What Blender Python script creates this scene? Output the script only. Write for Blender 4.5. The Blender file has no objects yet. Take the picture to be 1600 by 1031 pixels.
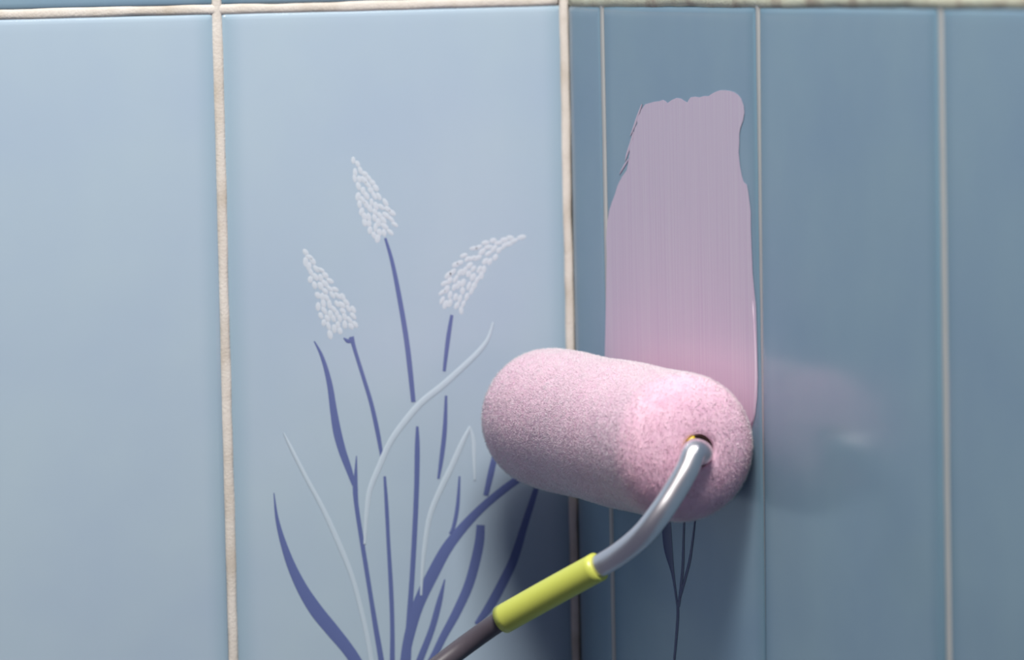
import bpy, bmesh, math, random
import numpy as np
from mathutils import Vector, Matrix
random.seed(7); rng = np.random.default_rng(7)
S = bpy.context.scene
C = S.collection

# ------------------------------------------------------------------ camera
Z0 = 1.50                      # height of the horizontal joint at the top of the picture
CAM = Vector((-0.75303, -1.82681, Z0 + 0.01949))
FW = Vector((0.36809736, 0.92638172, -0.07950627)).normalized()
RT = Vector((0.9285231, -0.37070801, -0.02050437)).normalized()
UP = RT.cross(FW).normalized()
FPX = 7333.7                   # focal length in pixels of the 1600 px wide frame
cd = bpy.data.cameras.new('camera'); cam = bpy.data.objects.new('camera', cd); C.objects.link(cam)
cam.matrix_world = Matrix(((RT.x, UP.x, -FW.x, CAM.x), (RT.y, UP.y, -FW.y, CAM.y), (RT.z, UP.z, -FW.z, CAM.z), (0, 0, 0, 1)))
cd.sensor_width = 36; cd.lens = 36 * FPX / 1600; cd.clip_start = 0.05
cd.dof.use_dof = True; cd.dof.focus_distance = 1.87; cd.dof.aperture_fstop = 8
S.camera = cam

# ------------------------------------------------------------------ light of the room
w = bpy.data.worlds.new('world'); S.world = w; w.use_nodes = True
w.node_tree.nodes['Background'].inputs[0].default_value = (0.68, 0.73, 1.0, 1)
w.node_tree.nodes['Background'].inputs[1].default_value = 0.13
def area(name, loc, target, size, power, col):
    l = bpy.data.lights.new(name, 'AREA'); l.shape = 'RECTANGLE'; l.size, l.size_y = size
    l.energy = power; l.color = col
    o = bpy.data.objects.new(name, l); C.objects.link(o); o.location = loc
    o.rotation_euler = (Vector(target) - Vector(loc)).to_track_quat('-Z', 'Y').to_euler(); return o
area('window_light', (-0.36, -0.88, Z0 + 1.02), (-0.05, 0, Z0 - 0.15), (0.5, 0.34), 28.5, (1.0, 0.98, 0.93))
vs = S.view_settings
S.display_settings.display_device = 'sRGB'
vs.view_transform = 'Standard'; vs.look = 'None'; vs.gamma = 1; vs.exposure = 0.0; vs.use_curve_mapping = False

# ------------------------------------------------------------------ helpers
def ray(px, py):
    return FW + RT * ((px - 800) / FPX) - UP * ((py - 515.5) / FPX)
def on(px, py, axis, val):
    """the point of the plane (axis = val) that the photograph shows at this pixel"""
    d = ray(px, py); t = (val - CAM[axis]) / d[axis]; return CAM + d * t
def lin(r, g, b):
    f = lambda c: ((c / 255 + 0.055) / 1.055) ** 2.4 if c > 10 else c / 255 / 12.92
    return (f(r), f(g), f(b), 1)
def obj(name, me, mat=None, parent=None):
    o = bpy.data.objects.new(name, me); C.objects.link(o)
    if mat: me.materials.append(mat)
    if parent: o.parent = parent
    return o
def from_bm(name, bm, smooth=True):
    me = bpy.data.meshes.new(name); bmesh.ops.recalc_face_normals(bm, faces=bm.faces)
    bm.to_mesh(me); bm.free()
    if smooth: me.polygons.foreach_set('use_smooth', [True] * len(me.polygons))
    return me
def material(name, col, rough=0.5, metal=0.0):
    m = bpy.data.materials.new(name); m.use_nodes = True; b = m.node_tree.nodes['Principled BSDF']
    b.inputs['Base Color'].default_value = col; b.inputs['Roughness'].default_value = rough
    b.inputs['Metallic'].default_value = metal
    return m, m.node_tree, b
def node(nt, t, **k):
    n = nt.nodes.new(t)
    for a, v in k.items(): setattr(n, a, v)
    return n
def noise(nt, scale, detail=2, vec=None, sc=None, coord='Object'):
    tc = node(nt, 'ShaderNodeTexCoord'); mp = node(nt, 'ShaderNodeMapping')
    if sc: mp.inputs['Scale'].default_value = sc
    nt.links.new(tc.outputs[coord], mp.inputs[0])
    n = node(nt, 'ShaderNodeTexNoise'); n.inputs['Scale'].default_value = scale; n.inputs['Detail'].default_value = detail
    nt.links.new(mp.outputs[0], n.inputs['Vector']); return n
def ramp(nt, src, stops):
    r = node(nt, 'ShaderNodeValToRGB'); e = r.color_ramp.elements
    e[0].position, e[0].color = stops[0]; e[1].position, e[1].color = stops[-1]
    for p, c in stops[1:-1]:
        x = e.new(p); x.color = c
    nt.links.new(src, r.inputs[0]); return r
def bump(nt, b, src, strength, dist):
    n = node(nt, 'ShaderNodeBump'); n.inputs['Strength'].default_value = strength; n.inputs['Distance'].default_value = dist
    nt.links.new(src, n.inputs['Height']); nt.links.new(n.outputs[0], b.inputs['Normal'])

# ------------------------------------------------------------------ materials
def tile_material(name, c1, c2, edge, rough=0.2):
    m, nt, b = material(name, c1, rough)
    n = noise(nt, 14, 3)
    r = ramp(nt, n.outputs['Fac'], [(0.3, c1), (0.7, c2)])
    # the glaze runs thin and greener towards the rounded rim
    tc = node(nt, 'ShaderNodeTexCoord'); sp = node(nt, 'ShaderNodeSeparateXYZ'); nt.links.new(tc.outputs['Generated'], sp.inputs[0])
    def rim(out):
        a = node(nt, 'ShaderNodeMath', operation='SUBTRACT'); nt.links.new(out, a.inputs[0]); a.inputs[1].default_value = 0.5
        c = node(nt, 'ShaderNodeMath', operation='ABSOLUTE'); nt.links.new(a.outputs[0], c.inputs[0]); return c
    mx = node(nt, 'ShaderNodeMapRange'); mx.interpolation_type = 'SMOOTHSTEP'
    mx.inputs[1].default_value = 0.43; mx.inputs[2].default_value = 0.5; mx.inputs[3].default_value = 0.0; mx.inputs[4].default_value = 0.6
    nt.links.new(rim(sp.outputs[0]).outputs[0], mx.inputs[0])
    mix = node(nt, 'ShaderNodeMix', data_type='RGBA'); nt.links.new(mx.outputs[0], mix.inputs[0])
    nt.links.new(r.outputs[0], mix.inputs[6]); mix.inputs[7].default_value = edge
    nt.links.new(mix.outputs[2], b.inputs['Base Color'])
    n2 = noise(nt, 26, 1); bump(nt, b, n2.outputs['Fac'], 0.25, 0.0006)
    b.inputs['IOR'].default_value = 1.5
    return m
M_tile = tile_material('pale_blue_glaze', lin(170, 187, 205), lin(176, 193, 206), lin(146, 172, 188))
M_tile_dk = tile_material('shaded_and_teal_glaze', lin(128, 154, 176), lin(138, 164, 180), lin(108, 142, 160))  # right wall's shade is put into this colour; upper left rows really are darker
m, nt, b = material('grout_cream', lin(215, 205, 195), 0.9); M_grout = m
n = noise(nt, 55, 4); r = ramp(nt, n.outputs['Fac'], [(0.3, lin(196, 184, 170)), (0.5, lin(216, 206, 196)), (0.75, lin(230, 222, 214))])
nt.links.new(r.outputs[0], b.inputs['Base Color']); n2 = noise(nt, 900, 3); bump(nt, b, n2.outputs['Fac'], 0.6, 0.0004)
m, nt, b = material('grout_stained', lin(190, 185, 165), 0.9); M_grout2 = m
n = noise(nt, 60, 4); r = ramp(nt, n.outputs['Fac'], [(0.3, lin(160, 142, 128)), (0.5, lin(205, 202, 180)), (0.8, lin(214, 216, 196))])
nt.links.new(r.outputs[0], b.inputs['Base Color']); n2 = noise(nt, 900, 3); bump(nt, b, n2.outputs['Fac'], 0.6, 0.0004)
M_grout3 = material('grout_pale_grey', lin(184, 184, 182), 0.9)[0]
M_wall = material('wall_adhesive', lin(190, 186, 178), 0.9)[0]
M_blue = material('print_dark_blue', lin(98, 110, 160), 0.25)[0]
M_navy = material('stroke_navy', lin(50, 60, 105), 0.25)[0]
M_white = material('print_white', lin(192, 206, 218), 0.25)[0]
M_cream = material('print_blossom_white', lin(203, 211, 220), 0.3)[0]
m, nt, b = material('lilac_wet_paint', lin(206, 186, 205), 0.3); M_paint = m
n = noise(nt, 1.0, 4, sc=(1, 900, 9)); r = ramp(nt, n.outputs['Fac'], [(0.3, lin(205, 182, 204)), (0.7, lin(214, 198, 212))])
nt.links.new(r.outputs[0], b.inputs['Base Color']); bump(nt, b, n.outputs['Fac'], 0.35, 0.0003)
m, nt, b = material('pink_foam', lin(232, 184, 206), 0.95); M_foam = m
n = noise(nt, 260, 4); r = ramp(nt, n.outputs['Fac'], [(0.3, lin(226, 180, 204)), (0.7, lin(238, 198, 216))])
nt.links.new(r.outputs[0], b.inputs['Base Color'])
m, nt, b = material('pink_nap', lin(238, 190, 216), 0.9); M_nap = m
n = noise(nt, 160, 4, sc=(1, 1, .35)); r = ramp(nt, n.outputs['Fac'], [(0.3, lin(238, 180, 206)), (0.5, lin(243, 194, 217)), (0.72, lin(247, 210, 229))])
nt.links.new(r.outputs[0], b.inputs['Base Color']); b.inputs['Specular IOR Level'].default_value = 0.05; b.inputs['Subsurface Weight'].default_value = 0.8; b.inputs['Subsurface Scale'].default_value = 0.004; b.inputs['Subsurface Radius'].default_value = (1, .8, .9)
M_steel = material('polished_wire_steel', (0.86, 0.81, 0.84, 1), 0.33, 1.0)[0]
M_yellow = material('yellow_plastic_sleeve', lin(208, 212, 96), 0.35)[0]
M_core = material('yellow_plastic_core', lin(208, 176, 40), 0.4)[0]
M_dark = material('brown_bearing_cap', lin(70, 48, 40), 0.6)[0]
M_rod = material('dark_grey_rod', lin(84, 76, 84), 0.4)[0]
M_grip = material('black_rubber_grip', lin(40, 38, 40), 0.6)[0]

# ------------------------------------------------------------------ walls and tiles
P, A, TH, G = 0.1535, 0.0378, 0.007, 0.0034      # pitch, cut strip, tile thickness, joint width
PH = 0.302
def box_me(name, x0, x1, y0, y1, z0, z1):
    bm = bmesh.new(); bmesh.ops.create_cube(bm, size=1)
    for v in bm.verts: v.co = Vector(((x0 + x1) / 2 + v.co.x * (x1 - x0), (y0 + y1) / 2 + v.co.y * (y1 - y0), (z0 + z1) / 2 + v.co.z * (z1 - z0)))
    return from_bm(name, bm, False)
zb, zt = Z0 - 3 * PH, Z0 + 2 * PH
wall_l = obj('wall_left', box_me('wall_left', -6 * P - .1, 0.06, TH, 0.06, zb, zt), M_wall); wall_l['kind'] = 'structure'
wall_l['label'] = 'left wall covered in pale blue tiles, catching the light'
wall_r = obj('wall_right', box_me('wall_right', TH, 0.06, -6 * P - .1, TH, zb, zt), M_wall); wall_r['kind'] = 'structure'
wall_r['label'] = 'right wall of shaded blue tiles meeting the left wall in the corner'

def tile_me(name, w, h):
    """pillow-edged glazed tile; local X = width, Z = height, face towards -Y, origin at the centre of its face plane"""
    bm = bmesh.new()
    prof = [(0, TH), (0, 0.0016), (0.0004, 0.0007), (0.0012, 0.00022), (0.0028, 0.00004), (0.006, 0.0)]
    rings = []
    for ins, dep in prof:
        x, z = w / 2 - ins, h / 2 - ins
        cr = max(0.0012 - ins * .2, .0003); ring = []
        for sx, sz, a0 in ((1, 1, 0), (-1, 1, 90), (-1, -1, 180), (1, -1, 270)):
            for k in (0, 45, 90):
                a = math.radians(a0 + k)
                ring.append(bm.verts.new((sx * (x - cr) + cr * math.cos(a), dep, sz * (z - cr) + cr * math.sin(a))))
        rings.append(ring)
    for a, c in zip(rings, rings[1:]):
        for i in range(12): bm.faces.new((a[i], a[(i + 1) % 12], c[(i + 1) % 12], c[i]))
    bm.faces.new(rings[-1]); bm.faces.new(rings[0][::-1])
    return from_bm(name, bm)
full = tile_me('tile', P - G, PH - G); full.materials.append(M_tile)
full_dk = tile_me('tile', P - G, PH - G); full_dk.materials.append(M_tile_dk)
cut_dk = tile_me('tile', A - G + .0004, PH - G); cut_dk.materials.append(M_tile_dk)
ROWS = range(-3, 2)
decor = painted = lip = None
for row in ROWS:
    zc = Z0 + (row + .5) * PH
    for c in range(6):
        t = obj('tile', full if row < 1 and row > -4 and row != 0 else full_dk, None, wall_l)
        t.location = (-(c + .5) * P, 0, zc)
        if row == -1 and c == 0: decor = t
    for c in range(-1, 5):
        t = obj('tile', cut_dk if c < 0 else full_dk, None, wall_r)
        t.rotation_euler = (0, 0, math.radians(-90))
        t.location = (0, -A / 2 - .0003 if c < 0 else -A - (c + .5) * P, zc)
        if row == -1 and c == 0: painted = t
        if row == -1 and c == 1: lip = t
decor['label'] = 'pale blue tile printed with blue reeds and three white blossom heads'
painted['label'] = 'shaded blue tile partly covered by the lilac paint stripe'
# the tile right of the roller stands proud of its neighbour towards its lower edge
lip.location.x -= 0.0012
lip.rotation_euler = (0, math.radians(0.0), math.radians(-90)); lip.rotation_euler.x = -math.atan2(0.0024, PH)

# joints: wobbly beads of grout between the tiles, each line its own piece
def bead(name, p0, p1, across, out, width, mat, parent, wob=0.00035, lift=0.0, label=None):
    p0, p1 = Vector(p0), Vector(p1); L = (p1 - p0).length; n = max(8, int(L / 0.004)); bm = bmesh.new(); rows = []
    across, out = Vector(across), Vector(out); ph = [random.uniform(0, 6.28) for _ in range(8)]
    def wv(k, s): return wob * (0.5 * math.sin(s * 38 + ph[k]) + 0.35 * math.sin(s * 97 + ph[k + 1]) + 0.3 * math.sin(s * 240 + ph[k + 2]) + random.uniform(-.18, .18))
    for i in range(n + 1):
        s = L * i / n; c = p0.lerp(p1, i / n)
        a = -width / 2 + wv(0, s); d = width / 2 + wv(3, s); mid = out * (lift + .00008 + 0.25 * wv(5, s) * .5)
        rows.append([bm.verts.new(c + across * a - out * 0.006), bm.verts.new(c + across * a - out * 0.0007),
                     bm.verts.new(c + across * (a * .7 + d * .3) + mid - out * .0002), bm.verts.new(c + across * (a * .3 + d * .7) + mid - out * .0002),
                     bm.verts.new(c + across * d - out * 0.0007), bm.verts.new(c + across * d - out * 0.006)])
    for a, c in zip(rows, rows[1:]):
        for i in range(5): bm.faces.new((a[i], a[i + 1], c[i + 1], c[i]))
        bm.faces.new((a[5], a[0], c[0], c[5]))
    bm.faces.new(rows[0]); bm.faces.new(rows[-1][::-1])
    o = obj(name, from_bm(name, bm), mat, parent)
    if label: o['label'] = label
    return o
for c in range(1, 7):
    bead('grout_line', (-c * P, 0, zb), (-c * P, 0, zt), (1, 0, 0), (0, -1, 0), G + .0008, M_grout, wall_l)
for row in range(-2, 2):
    bead('grout_line', (-6 * P, 0, Z0 + row * PH), (-G, 0, Z0 + row * PH), (0, 0, 1), (0, -1, 0), G + .0006, M_grout, wall_l)
# corner joint
bead('corner_grout', (-.0012, -.0010, zb), (-.0012, -.0010, zt), Vector((1, -.35, 0)).normalized(), Vector((-.35, -1, 0)).normalized(), G + .0004, M_grout, wall_l,
     label='uneven cream grout bead filling the corner')
for c in range(0, 6):
    bead('grout_line', (0, -A - c * P, zb), (0, -A - c * P, zt), (0, 1, 0), (-1, 0, 0), G + .0012, M_grout3, wall_r, wob=.0002)
for row in range(-2, 2):
    bead('grout_line', (0, -6 * P, Z0 + row * PH + .0002), (0, -G, Z0 + row * PH + .0002), (0, 0, 1), (-1, 0, 0), G + .0020, M_grout2, wall_r, wob=.0006, lift=.0003,
         label='stained beige horizontal grout line' if row == 0 else None)

# ------------------------------------------------------------------ plants (thin strokes lying on the tile faces)
def spline(pts, n=6):
    out = []
    for i in range(len(pts) - 1):
        p0, p1, p2, p3 = pts[max(i - 1, 0)], pts[i], pts[i + 1], pts[min(i + 2, len(pts) - 1)]
        for k in range(n):
            t = k / n
            out.append([0.5 * (2 * b_ + (c_ - a_) * t + (2 * a_ - 5 * b_ + 4 * c_ - d_) * t * t + (3 * b_ - a_ - 3 * c_ + d_) * t ** 3) for a_, b_, c_, d_ in zip(p0, p1, p2, p3)])
    out.append(list(pts[-1])); return out
def plane_pt(px, py, wall, off):
    return on(px, py, 1 if wall == 'l' else 0, -off)
def put(name, me, mat, tile, label=None):
    o = obj(name, me, mat); o.parent = tile; o.matrix_parent_inverse = tile_inv(tile)
    if label: o['label'] = label
    return o
def tile_inv(t):
    return (Matrix.Translation(t.location) @ t.rotation_euler.to_matrix().to_4x4()).inverted()
LAYER = [0]
def stroke(name, pts, mat, tile, wall='l', off=0.00008, label=None):
    LAYER[0] += 1; off += LAYER[0] * 0.000006
    p = spline([tuple(q) for q in pts]); bm = bmesh.new(); prev = None
    for i, (x, y, w_) in enumerate(p):
        a = p[max(i - 1, 0)]; c = p[min(i + 1, len(p) - 1)]
        tx, ty = c[0] - a[0], c[1] - a[1]; L = math.hypot(tx, ty) or 1; nx, ny = -ty / L, tx / L
        w_ = max(w_, 1) / 2
        q = [bm.verts.new(plane_pt(x + nx * w_ * s, y + ny * w_ * s, wall, o_)) for s, o_ in ((-1, off * .5), (-.6, off), (.6, off), (1, off * .5))]
        if prev:
            for k in range(3): bm.faces.new((prev[k], prev[k + 1], q[k + 1], q[k]))
        prev = q
    me = from_bm(name, bm); return put(name, me, mat, tile, label)
stroke('leaf', [(491,533,2),(501,552,5),(509,575,7),(516,605,9),(521,640,11),(527,675,13),(535,705,12),(545,733,10),(553,758,6)], M_blue, decor)
stroke('stem', [(557,712,1.5),(556,738,5),(555,762,8),(557,790,7),(563,830,7),(571,880,7),(579,930,7),(587,980,8),(596,1034,9),(604,1100,10)], M_blue, decor)
stroke('stem', [(549,526,8),(554,545,6),(568,590,6),(580,630,6.5),(590,675,7),(597,716,5)], M_blue, decor)
stroke('sepal', [(537,528,2),(545,533,7),(552,527,3)], M_blue, decor)
stroke('stem', [(601,744,4),(604,790,6),(607,850,6),(611,920,7),(613,980,7),(613,1034,8),(613,1100,9)], M_blue, decor)
stroke('stem', [(602,372,4),(613,410,6),(625,470,7.5),(635,530,8),(641,580,8),(646,628,7)], M_blue, decor)
stroke('stem', [(652,666,4),(652,700,8),(651,760,8),(648,830,8),(644,900,8),(640,960,9),(636,1034,12),(628,1100,13)], M_blue, decor)
stroke('stem', [(706,492,5),(700,530,7),(694,580,5)], M_blue, decor)
stroke('stem', [(697,618,4),(695,670,7),(690,715,7),(685,748,4)], M_blue, decor)
stroke('stem', [(718,744,3),(715,790,6),(709,822,6),(703,834,4)], M_blue, decor)
stroke('leaf', [(695,905,2),(686,942,9),(674,985,10),(655,1034,11),(635,1090,12)], M_blue, decor)
stroke('leaf', [(862,722,1.5),(832,738,8),(803,753,12),(750,796,13),(704,848,17),(676,897,19),(653,946,18),(639,995,16),(632,1034,14),(625,1090,12)], M_blue, decor, label='broad arching dark blue leaf')
stroke('leaf', [(784,668,1.5),(776,700,7),(768,735,10),(759,774,8)], M_blue, decor)
stroke('leaf', [(751,820,13),(748,853,15),(734,909,15),(714,955,14),(693,994,12),(674,1032,11),(640,1090,10)], M_blue, decor)
stroke('leaf', [(852,722,1.5),(842,750,6),(835,772,9),(820,819,11),(803,873,14),(783,915,15),(764,949,14),(744,975,7)], M_blue, decor)
stroke('leaf', [(428,770,1.5),(434,816,6),(450,870,12),(470,915,17),(493,952,21),(518,983,21),(541,1011,19),(558,1036,18),(590,1090,15)], M_blue, decor, label='broad dark blue leaf curving out to the left')
for w_ in ([(443,676,2),(455,700,5),(478,745,6),(505,795,7),(530,850,8),(550,900,7),(565,955,7),(575,1000,7),(581,1036,7),(590,1090,7)],
           [(771,503,3),(762,530,6),(745,552,8),(720,576,9),(690,603,10),(660,627,10),(635,655,10),(610,690,9),(592,730,9),(578,765,8),(573,800,7),(570,850,4)],
           [(735,666,4),(722,692,8),(705,730,9),(688,765,9),(672,805,8),(664,850,7),(660,890,5),(658,930,3)],
           [(735,668,3),(740,690,6),(741,720,5),(742,750,3)]):
    stroke('leaf', w_, M_white, decor, label='pale white leaf', off=.00016)
def blossom(axis, rad):
    """one flower head: a crowd of small almond dabs of glaze around a bent axis"""
    ax = spline([(a[0], a[1], h) for a, h in zip(axis, [(h,) for h in rad])] if False else [(a[0], a[1], h) for a, h in zip(axis, rad)], 8)
    bm = bmesh.new(); pts = []; tries = 0
    while tries < 6000:
        tries += 1
        i = random.randrange(len(ax) - 1); x, y, h = ax[i]; x2, y2, _ = ax[i + 1]
        L = math.hypot(x2 - x, y2 - y) or 1; tx, ty = (x2 - x) / L, (y2 - y) / L
        u = random.uniform(-1, 1) * h
        q = (x - ty * u, y + tx * u)
        if any((q[0] - r_[0]) ** 2 + ((q[1] - r_[1]) * .75) ** 2 < 6.9 ** 2 for r_ in pts): continue
        pts.append(q)
        ang = math.atan2(-ty, -tx) + random.uniform(-.35, .35) + u / max(h, 1) * .35
        a_, b_ = random.uniform(5.8, 8.0), random.uniform(3.3, 4.5)
        ring = []
        for o_, s in ((0.00002, 1), (.00009, .72)):
            ring.append([bm.verts.new(plane_pt(q[0] + s * (a_ * math.cos(t) * math.cos(ang) - b_ * math.sin(t) * math.sin(ang)),
                                               q[1] + s * (a_ * math.cos(t) * math.sin(ang) + b_ * math.sin(t) * math.cos(ang)), 'l', o_))
                         for t in [k * math.pi / 4 for k in range(8)]])
        for k in range(8): bm.faces.new((ring[0][k], ring[0][(k + 1) % 8], ring[1][(k + 1) % 8], ring[1][k]))
        bm.faces.new(ring[1])
    put('blossom_head', from_bm('blossom_head', bm), M_cream, decor)
blossom([(553,250),(562,275),(578,308),(590,338),(605,368)], [2,9,19,23,17])
blossom([(475,393),(488,418),(508,455),(527,490),(538,516)], [2,8,18,26,24])
blossom([(815,371),(785,380),(748,405),(720,440),(703,482)], [2,9,19,23,17])
# narrow dark plant-shaped strokes drawn on the tile under the roller
for s_ in ([(1033,745,1),(1038,780,9),(1041,820,14),(1044,858,13),(1051,895,5),(1056,930,3),(1059,955,4),(1057,990,4),(1053,1034,3)],
           [(1070,790,3),(1068,835,3),(1067,880,4),(1064,915,4),(1060,948,4)],
           [(1086,810,2),(1082,845,3),(1077,878,4),(1070,905,4),(1062,935,3)]):
    stroke('leaf', s_, M_navy, painted, 'r', label='thin dark blue leaf-shaped stroke')

# ------------------------------------------------------------------ paint stripe
edge = [(943,690),(944,620),(945,552),(946,500),(947,450),(948,400),(947,372),(949,346),(952,328),(956,316),(961,303),(964,292),(967,285),(972,276),(979,266),(981,258),(982,249),
        (984,238),(983,230),(989,218),(990,210),(992,200),(996,193),(995,186),(1000,177),(1002,171),(1008,163),(1015,161),(1022,159),(1030,158),(1036,156),(1040,158),(1043,161),(1047,158),(1050,156),
        (1057,153),(1064,154),(1070,158),(1074,160),(1076,156),(1079,152),(1086,151),(1093,152),(1100,150),(1107,150),(1113,146),(1119,143),(1126,141),(1133,141),(1140,142),(1147,144),
        (1153,148),(1158,154),(1162,165),(1163,176),(1161,188),(1157,199),(1155,209),(1155,224),(1154,238),(1156,258),(1159,275),(1162,284),(1167,289),(1169,300),(1171,315),(1173,331),
        (1173,355),(1174,382),(1175,405),(1176,428),(1178,450),(1181,477),(1182,510),(1183,550),(1184,590),(1183,620),(1180,648),(1174,672),(1160,690)]
bm = bmesh.new()
o_ring = [bm.verts.new(plane_pt(x, y, 'r', 0.0)) for x, y in edge]
i_ring = [bm.verts.new(plane_pt(x, y, 'r', 0.00022)) for x, y in edge]
for k in range(len(edge)):
    bm.faces.new((o_ring[k], o_ring[(k + 1) % len(edge)], i_ring[(k + 1) % len(edge)], i_ring[k]))
from mathutils.geometry import tessellate_polygon
for tri in tessellate_polygon([[Vector((x, y, 0)) for x, y in edge]]): bm.faces.new([i_ring[k] for k in tri])
ps = obj('paint_stripe', from_bm('paint_stripe', bm, False), M_paint)
ps['label'] = 'ragged stripe of lilac paint rolled onto the shaded blue tile'; ps['category'] = 'paint'
for s_ in ([(1003,163,2),(996,182,3),(990,200,3),(985,212,1)], [(990,206,2),(986,222,3.5),(980,240,3),(977,252,1)], [(984,246,1),(976,258,3),(968,272,1)]):
    stroke('paint_fleck', s_, M_paint, ps, 'r')
# ridge of thicker paint along the right edge of the stripe
def tube(path, rads, seg=16, cap=True):
    bm = bmesh.new(); rings = []; prevn = None
    for i, p_ in enumerate(path):
        t = (path[min(i + 1, len(path) - 1)] - path[max(i - 1, 0)]).normalized()
        nrm = (prevn - t * prevn.dot(t)).normalized() if prevn else t.orthogonal().normalized()
        prevn = nrm; bn = t.cross(nrm); r_ = rads[i] if hasattr(rads, '__len__') else rads
        rings.append([bm.verts.new(p_ + (nrm * math.cos(a) + bn * math.sin(a)) * r_) for a in [2 * math.pi * k / seg for k in range(seg)]])
    for a, c in zip(rings, rings[1:]):
        for k in range(seg): bm.faces.new((a[k], a[(k + 1) % seg], c[(k + 1) % seg], c[k]))
    if cap: bm.faces.new(rings[0][::-1]); bm.faces.new(rings[-1])
    return bm
pth = [plane_pt(x, y, 'r', 0.0002) for x, y in ((1176,470),(1178,500),(1180,540),(1181,570),(1181,600),(1180,630),(1177,655),(1171,675))]
obj('paint_ridge', from_bm('paint_ridge', tube(pth, [.0001,.0003,.0005,.0006,.0007,.0007,.0005,.0003], 8)), M_paint, ps)

# ------------------------------------------------------------------ roller
R, Y1, Y2 = 0.0285, -0.0260, -0.1970
AX, AZ = -(R + 0.0008), Z0 - 0.1706
root = bpy.data.objects.new('paint_roller', None); C.objects.link(root); root.location = (AX, (Y1 + Y2) / 2, AZ)
root['label'] = 'fluffy pink mini paint roller with bent wire frame and yellow sleeve'; root['category'] = 'paint roller'
def rput(name, me, mat, parent=root, label=None):
    o = obj(name, me, mat); o.parent = parent
    o.matrix_parent_inverse = Matrix.Translation(-root.location)
    if label: o['label'] = label
    return o
HR = 0.0066
def prof(n=14):
    """(y, r) from the far end centre to the rim of the near hole"""
    c, c2, pts = 0.021, 0.019, []
    for k in range(n + 1):
        a = math.pi / 2 * k / n
        pts.append((Y1 - c + c * math.cos(a) ** 0.85, R * math.sin(a) ** 0.80))
    for k in range(1, 12): pts.append((Y1 - c + (Y2 - Y1 + c + c2) * k / 12, R + 0.0003 * math.sin(k * 1.1)))
    for k in range(n + 1):
        a = math.pi / 2 * (1 - k / n)
        r_ = R * math.sin(a) ** 0.80
        if r_ < HR: break
        pts.append((Y2 + c2 - c2 * math.cos(a) ** 0.85, r_))
    pts += [(Y2 + .0006, HR + .0004), (Y2 + .0014, HR), (Y2 + .012, HR)]
    return pts
pr = prof(); SEG = 72
bm = bmesh.new(); rings = []
for y, r_ in pr:
    r_ = max(r_, 1e-4)
    rings.append([bm.verts.new((AX + r_ * math.cos(a), y, AZ + r_ * math.sin(a))) for a in [2 * math.pi * k / SEG for k in range(SEG)]])
for a, c in zip(rings, rings[1:]):
    for k in range(SEG): bm.faces.new((a[k], a[(k + 1) % SEG], c[(k + 1) % SEG], c[k]))
bm.faces.new(rings[0]); bm.faces.new(rings[-1])
sleeve = rput('roller_cover', from_bm('roller_cover', bm), M_foam, label='soft pink roller cover with rounded ends')
# nap: short fibres over the whole cover
pa = np.array([q for q in pr[:-2]]); seglen = np.hypot(np.diff(pa[:, 0]), np.diff(pa[:, 1])); area_ = seglen * (pa[:-1, 1] + pa[1:, 1]) / 2
N = 170000
si = rng.choice(len(seglen), N, p=area_ / area_.sum()); tt = rng.random(N); th = rng.random(N) * 2 * np.pi
yy = pa[si, 0] + (pa[si + 1, 0] - pa[si, 0]) * tt; rr = pa[si, 1] + (pa[si + 1, 1] - pa[si, 1]) * tt
dy = (pa[si + 1, 0] - pa[si, 0]) / seglen[si]; dr = (pa[si + 1, 1] - pa[si, 1]) / seglen[si]
ny, nr = dr, -dy                                        # outward normal in (y, r)
ct, st = np.cos(th), np.sin(th)
base = np.stack([AX + rr * ct, yy, AZ + rr * st], 1)
nrm = np.stack([nr * ct, ny, nr * st], 1); tan = np.stack([-st, 0 * st, ct], 1); axi = np.cross(nrm, tan)
clump = np.sin(yy * 900 + np.sin(th * 9) * 2) * .12 + np.sin(th * 31 + yy * 260) * .12
d = nrm + tan * (0.85 * rng.normal(size=N) + clump)[:, None] + axi * (0.22 * rng.normal(size=N) + clump * .3)[:, None]
d /= np.linalg.norm(d, axis=1)[:, None]
ln = 0.0012 * (0.55 + 0.6 * rng.random(N)); wr = 0.00009 * (0.7 + .7 * rng.random(N))
s1 = np.cross(d, rng.normal(size=(N, 3))); s1 /= np.linalg.norm(s1, axis=1)[:, None]; s2 = np.cross(d, s1)
V = np.empty((N, 4, 3)); b0 = base - nrm * .0002
for k in range(3):
    a = 2 * np.pi * k / 3; V[:, k] = b0 + s1 * (np.cos(a) * wr)[:, None] + s2 * (np.sin(a) * wr)[:, None]
V[:, 3] = b0 + d * ln[:, None]
V[:, :, 0] = np.minimum(V[:, :, 0], -0.00034)
idx = np.arange(N)[:, None] * 4
F = np.stack([idx + [0, 1, 3], idx + [1, 2, 3], idx + [2, 0, 3]], 1).reshape(-1, 3)
me = bpy.data.meshes.new('nap'); me.vertices.add(N * 4); me.vertices.foreach_set('co', V.reshape(-1))
me.loops.add(len(F) * 3); me.loops.foreach_set('vertex_index', F.reshape(-1).astype(np.int32))
me.polygons.add(len(F)); me.polygons.foreach_set('loop_start', np.arange(0, len(F) * 3, 3, dtype=np.int32)); me.polygons.foreach_set('loop_total', np.full(len(F), 3, dtype=np.int32))
me.update(); me.validate()
nap = obj('nap', me, M_nap); nap.parent = sleeve; nap['kind'] = 'stuff'
sleeve_inv = Matrix.Translation(-root.location)
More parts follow.
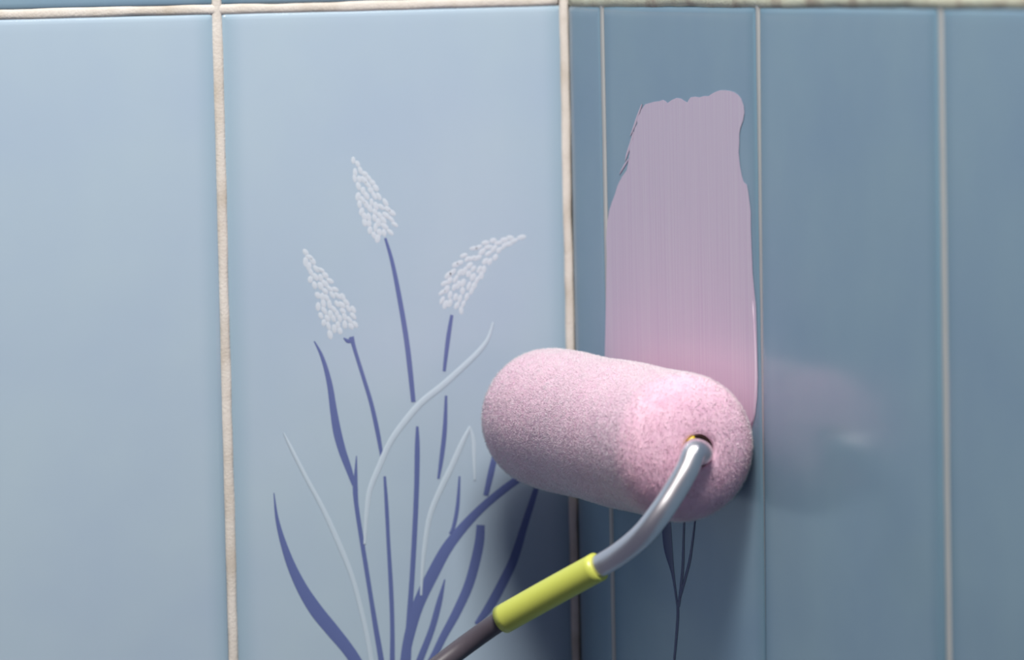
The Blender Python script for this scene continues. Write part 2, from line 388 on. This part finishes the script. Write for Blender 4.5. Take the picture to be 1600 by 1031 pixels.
# core and bearing seen in the end opening
def ring_me(name, y0, y1, ro, ri, seg=32):
    bm = bmesh.new(); q = []
    for y, r_ in ((y0, ro), (y1, ro), (y1, ri), (y0, ri)):
        q.append([bm.verts.new((AX + r_ * math.cos(a), y, AZ + r_ * math.sin(a))) for a in [2 * math.pi * k / seg for k in range(seg)]])
    for j in range(4):
        for k in range(seg): bm.faces.new((q[j][k], q[j][(k + 1) % seg], q[(j + 1) % 4][(k + 1) % seg], q[(j + 1) % 4][k]))
    return from_bm(name, bm)
rput('core_tube', ring_me('core_tube', Y2 + .0026, Y2 + .0118, HR - .0001, HR - .0012), M_dark, label='dark brown core just inside the end opening')
bm = bmesh.new(); q = []
for k in range(11):
    a = math.radians(112 + 9 * k)
    q.append([bm.verts.new((AX + r_ * math.cos(a), y, AZ + r_ * math.sin(a))) for y, r_ in ((Y2 + .004, HR - .0004), (Y2 - .0006, HR + .0001), (Y2 - .0002, HR - .0022), (Y2 + .004, HR - .0026))])
for a, c in zip(q, q[1:]):
    for k in range(4): bm.faces.new((a[k], a[(k + 1) % 4], c[(k + 1) % 4], c[k]))
bm.faces.new(q[0]); bm.faces.new(q[-1])
rput('core_tab', from_bm('core_tab', bm), M_core, label='yellow plastic tab at the end opening')
rput('bearing_cap', ring_me('bearing_cap', Y2 + .0060, Y2 + .0115, HR - .0013, .0030), M_dark, label='dark brown bearing inside the core')
# wire frame
raw = [Vector((AX, Y2 + .012, AZ)), Vector((AX, Y2 + .004, AZ)), Vector((AX - .0002, Y2 - .001, AZ - .0004)),
       on(1084, 706, 1, Y2 - .0062), on(1073, 733, 1, Y2 - .0085), on(1052, 770, 1, Y2 - .0092), on(1030, 803, 1, Y2 - .009), on(1005, 834, 1, Y2 - .006),
       on(972, 862, 1, Y2 + .002), on(935, 885, 1, Y2 + .012), on(860, 926, 1, Y2 + .030), on(785, 968, 1, Y2 + .048), on(738, 1000, 1, Y2 + .057), on(690, 1036, 1, Y2 + .060),
       on(600, 1105, 1, Y2 + .060), on(520, 1168, 1, Y2 + .060)]
path = [Vector(q) for q in spline([tuple(v) for v in raw], 6)]
ncut = 6 * 11 - 3
frame = rput('wire_frame', from_bm('wire_frame', tube(path[:ncut], [0.0050 - .0006 * min(1, i / 55) for i in range(ncut)], 24)), M_steel, label='bent shiny steel wire frame')
rput('lower_rod', from_bm('lower_rod', tube(path[ncut - 1:], 0.0040, 20)), M_rod, label='dark rod between the sleeve and the grip')  # stretch of rod beyond the sleeve, coloured dark grey
sp_ = [Vector(q) for q in spline([tuple(v) for v in raw[9:12]], 6)]
bm = tube([sp_[0].lerp(sp_[1], .02)] + sp_[1:], 0.0057, 28)
sl = rput('wire_sleeve', from_bm('wire_sleeve', bm), M_yellow, label='glossy yellow plastic sleeve around the wire')
# grip below the frame
gd = (raw[-1] - raw[-2]).normalized(); g0 = raw[-2].lerp(raw[-1], .35)
gp = [g0 + gd * s for s in (0, .002, .006, .014, .03, .05, .07, .085, .1, .115, .122, .126)]
rput('grip', from_bm('grip', tube(gp, [.006, .0085, .0095, .0092, .0105, .0125, .0125, .0115, .0125, .014, .012, .007], 28)), M_grip, label='black rubber grip')
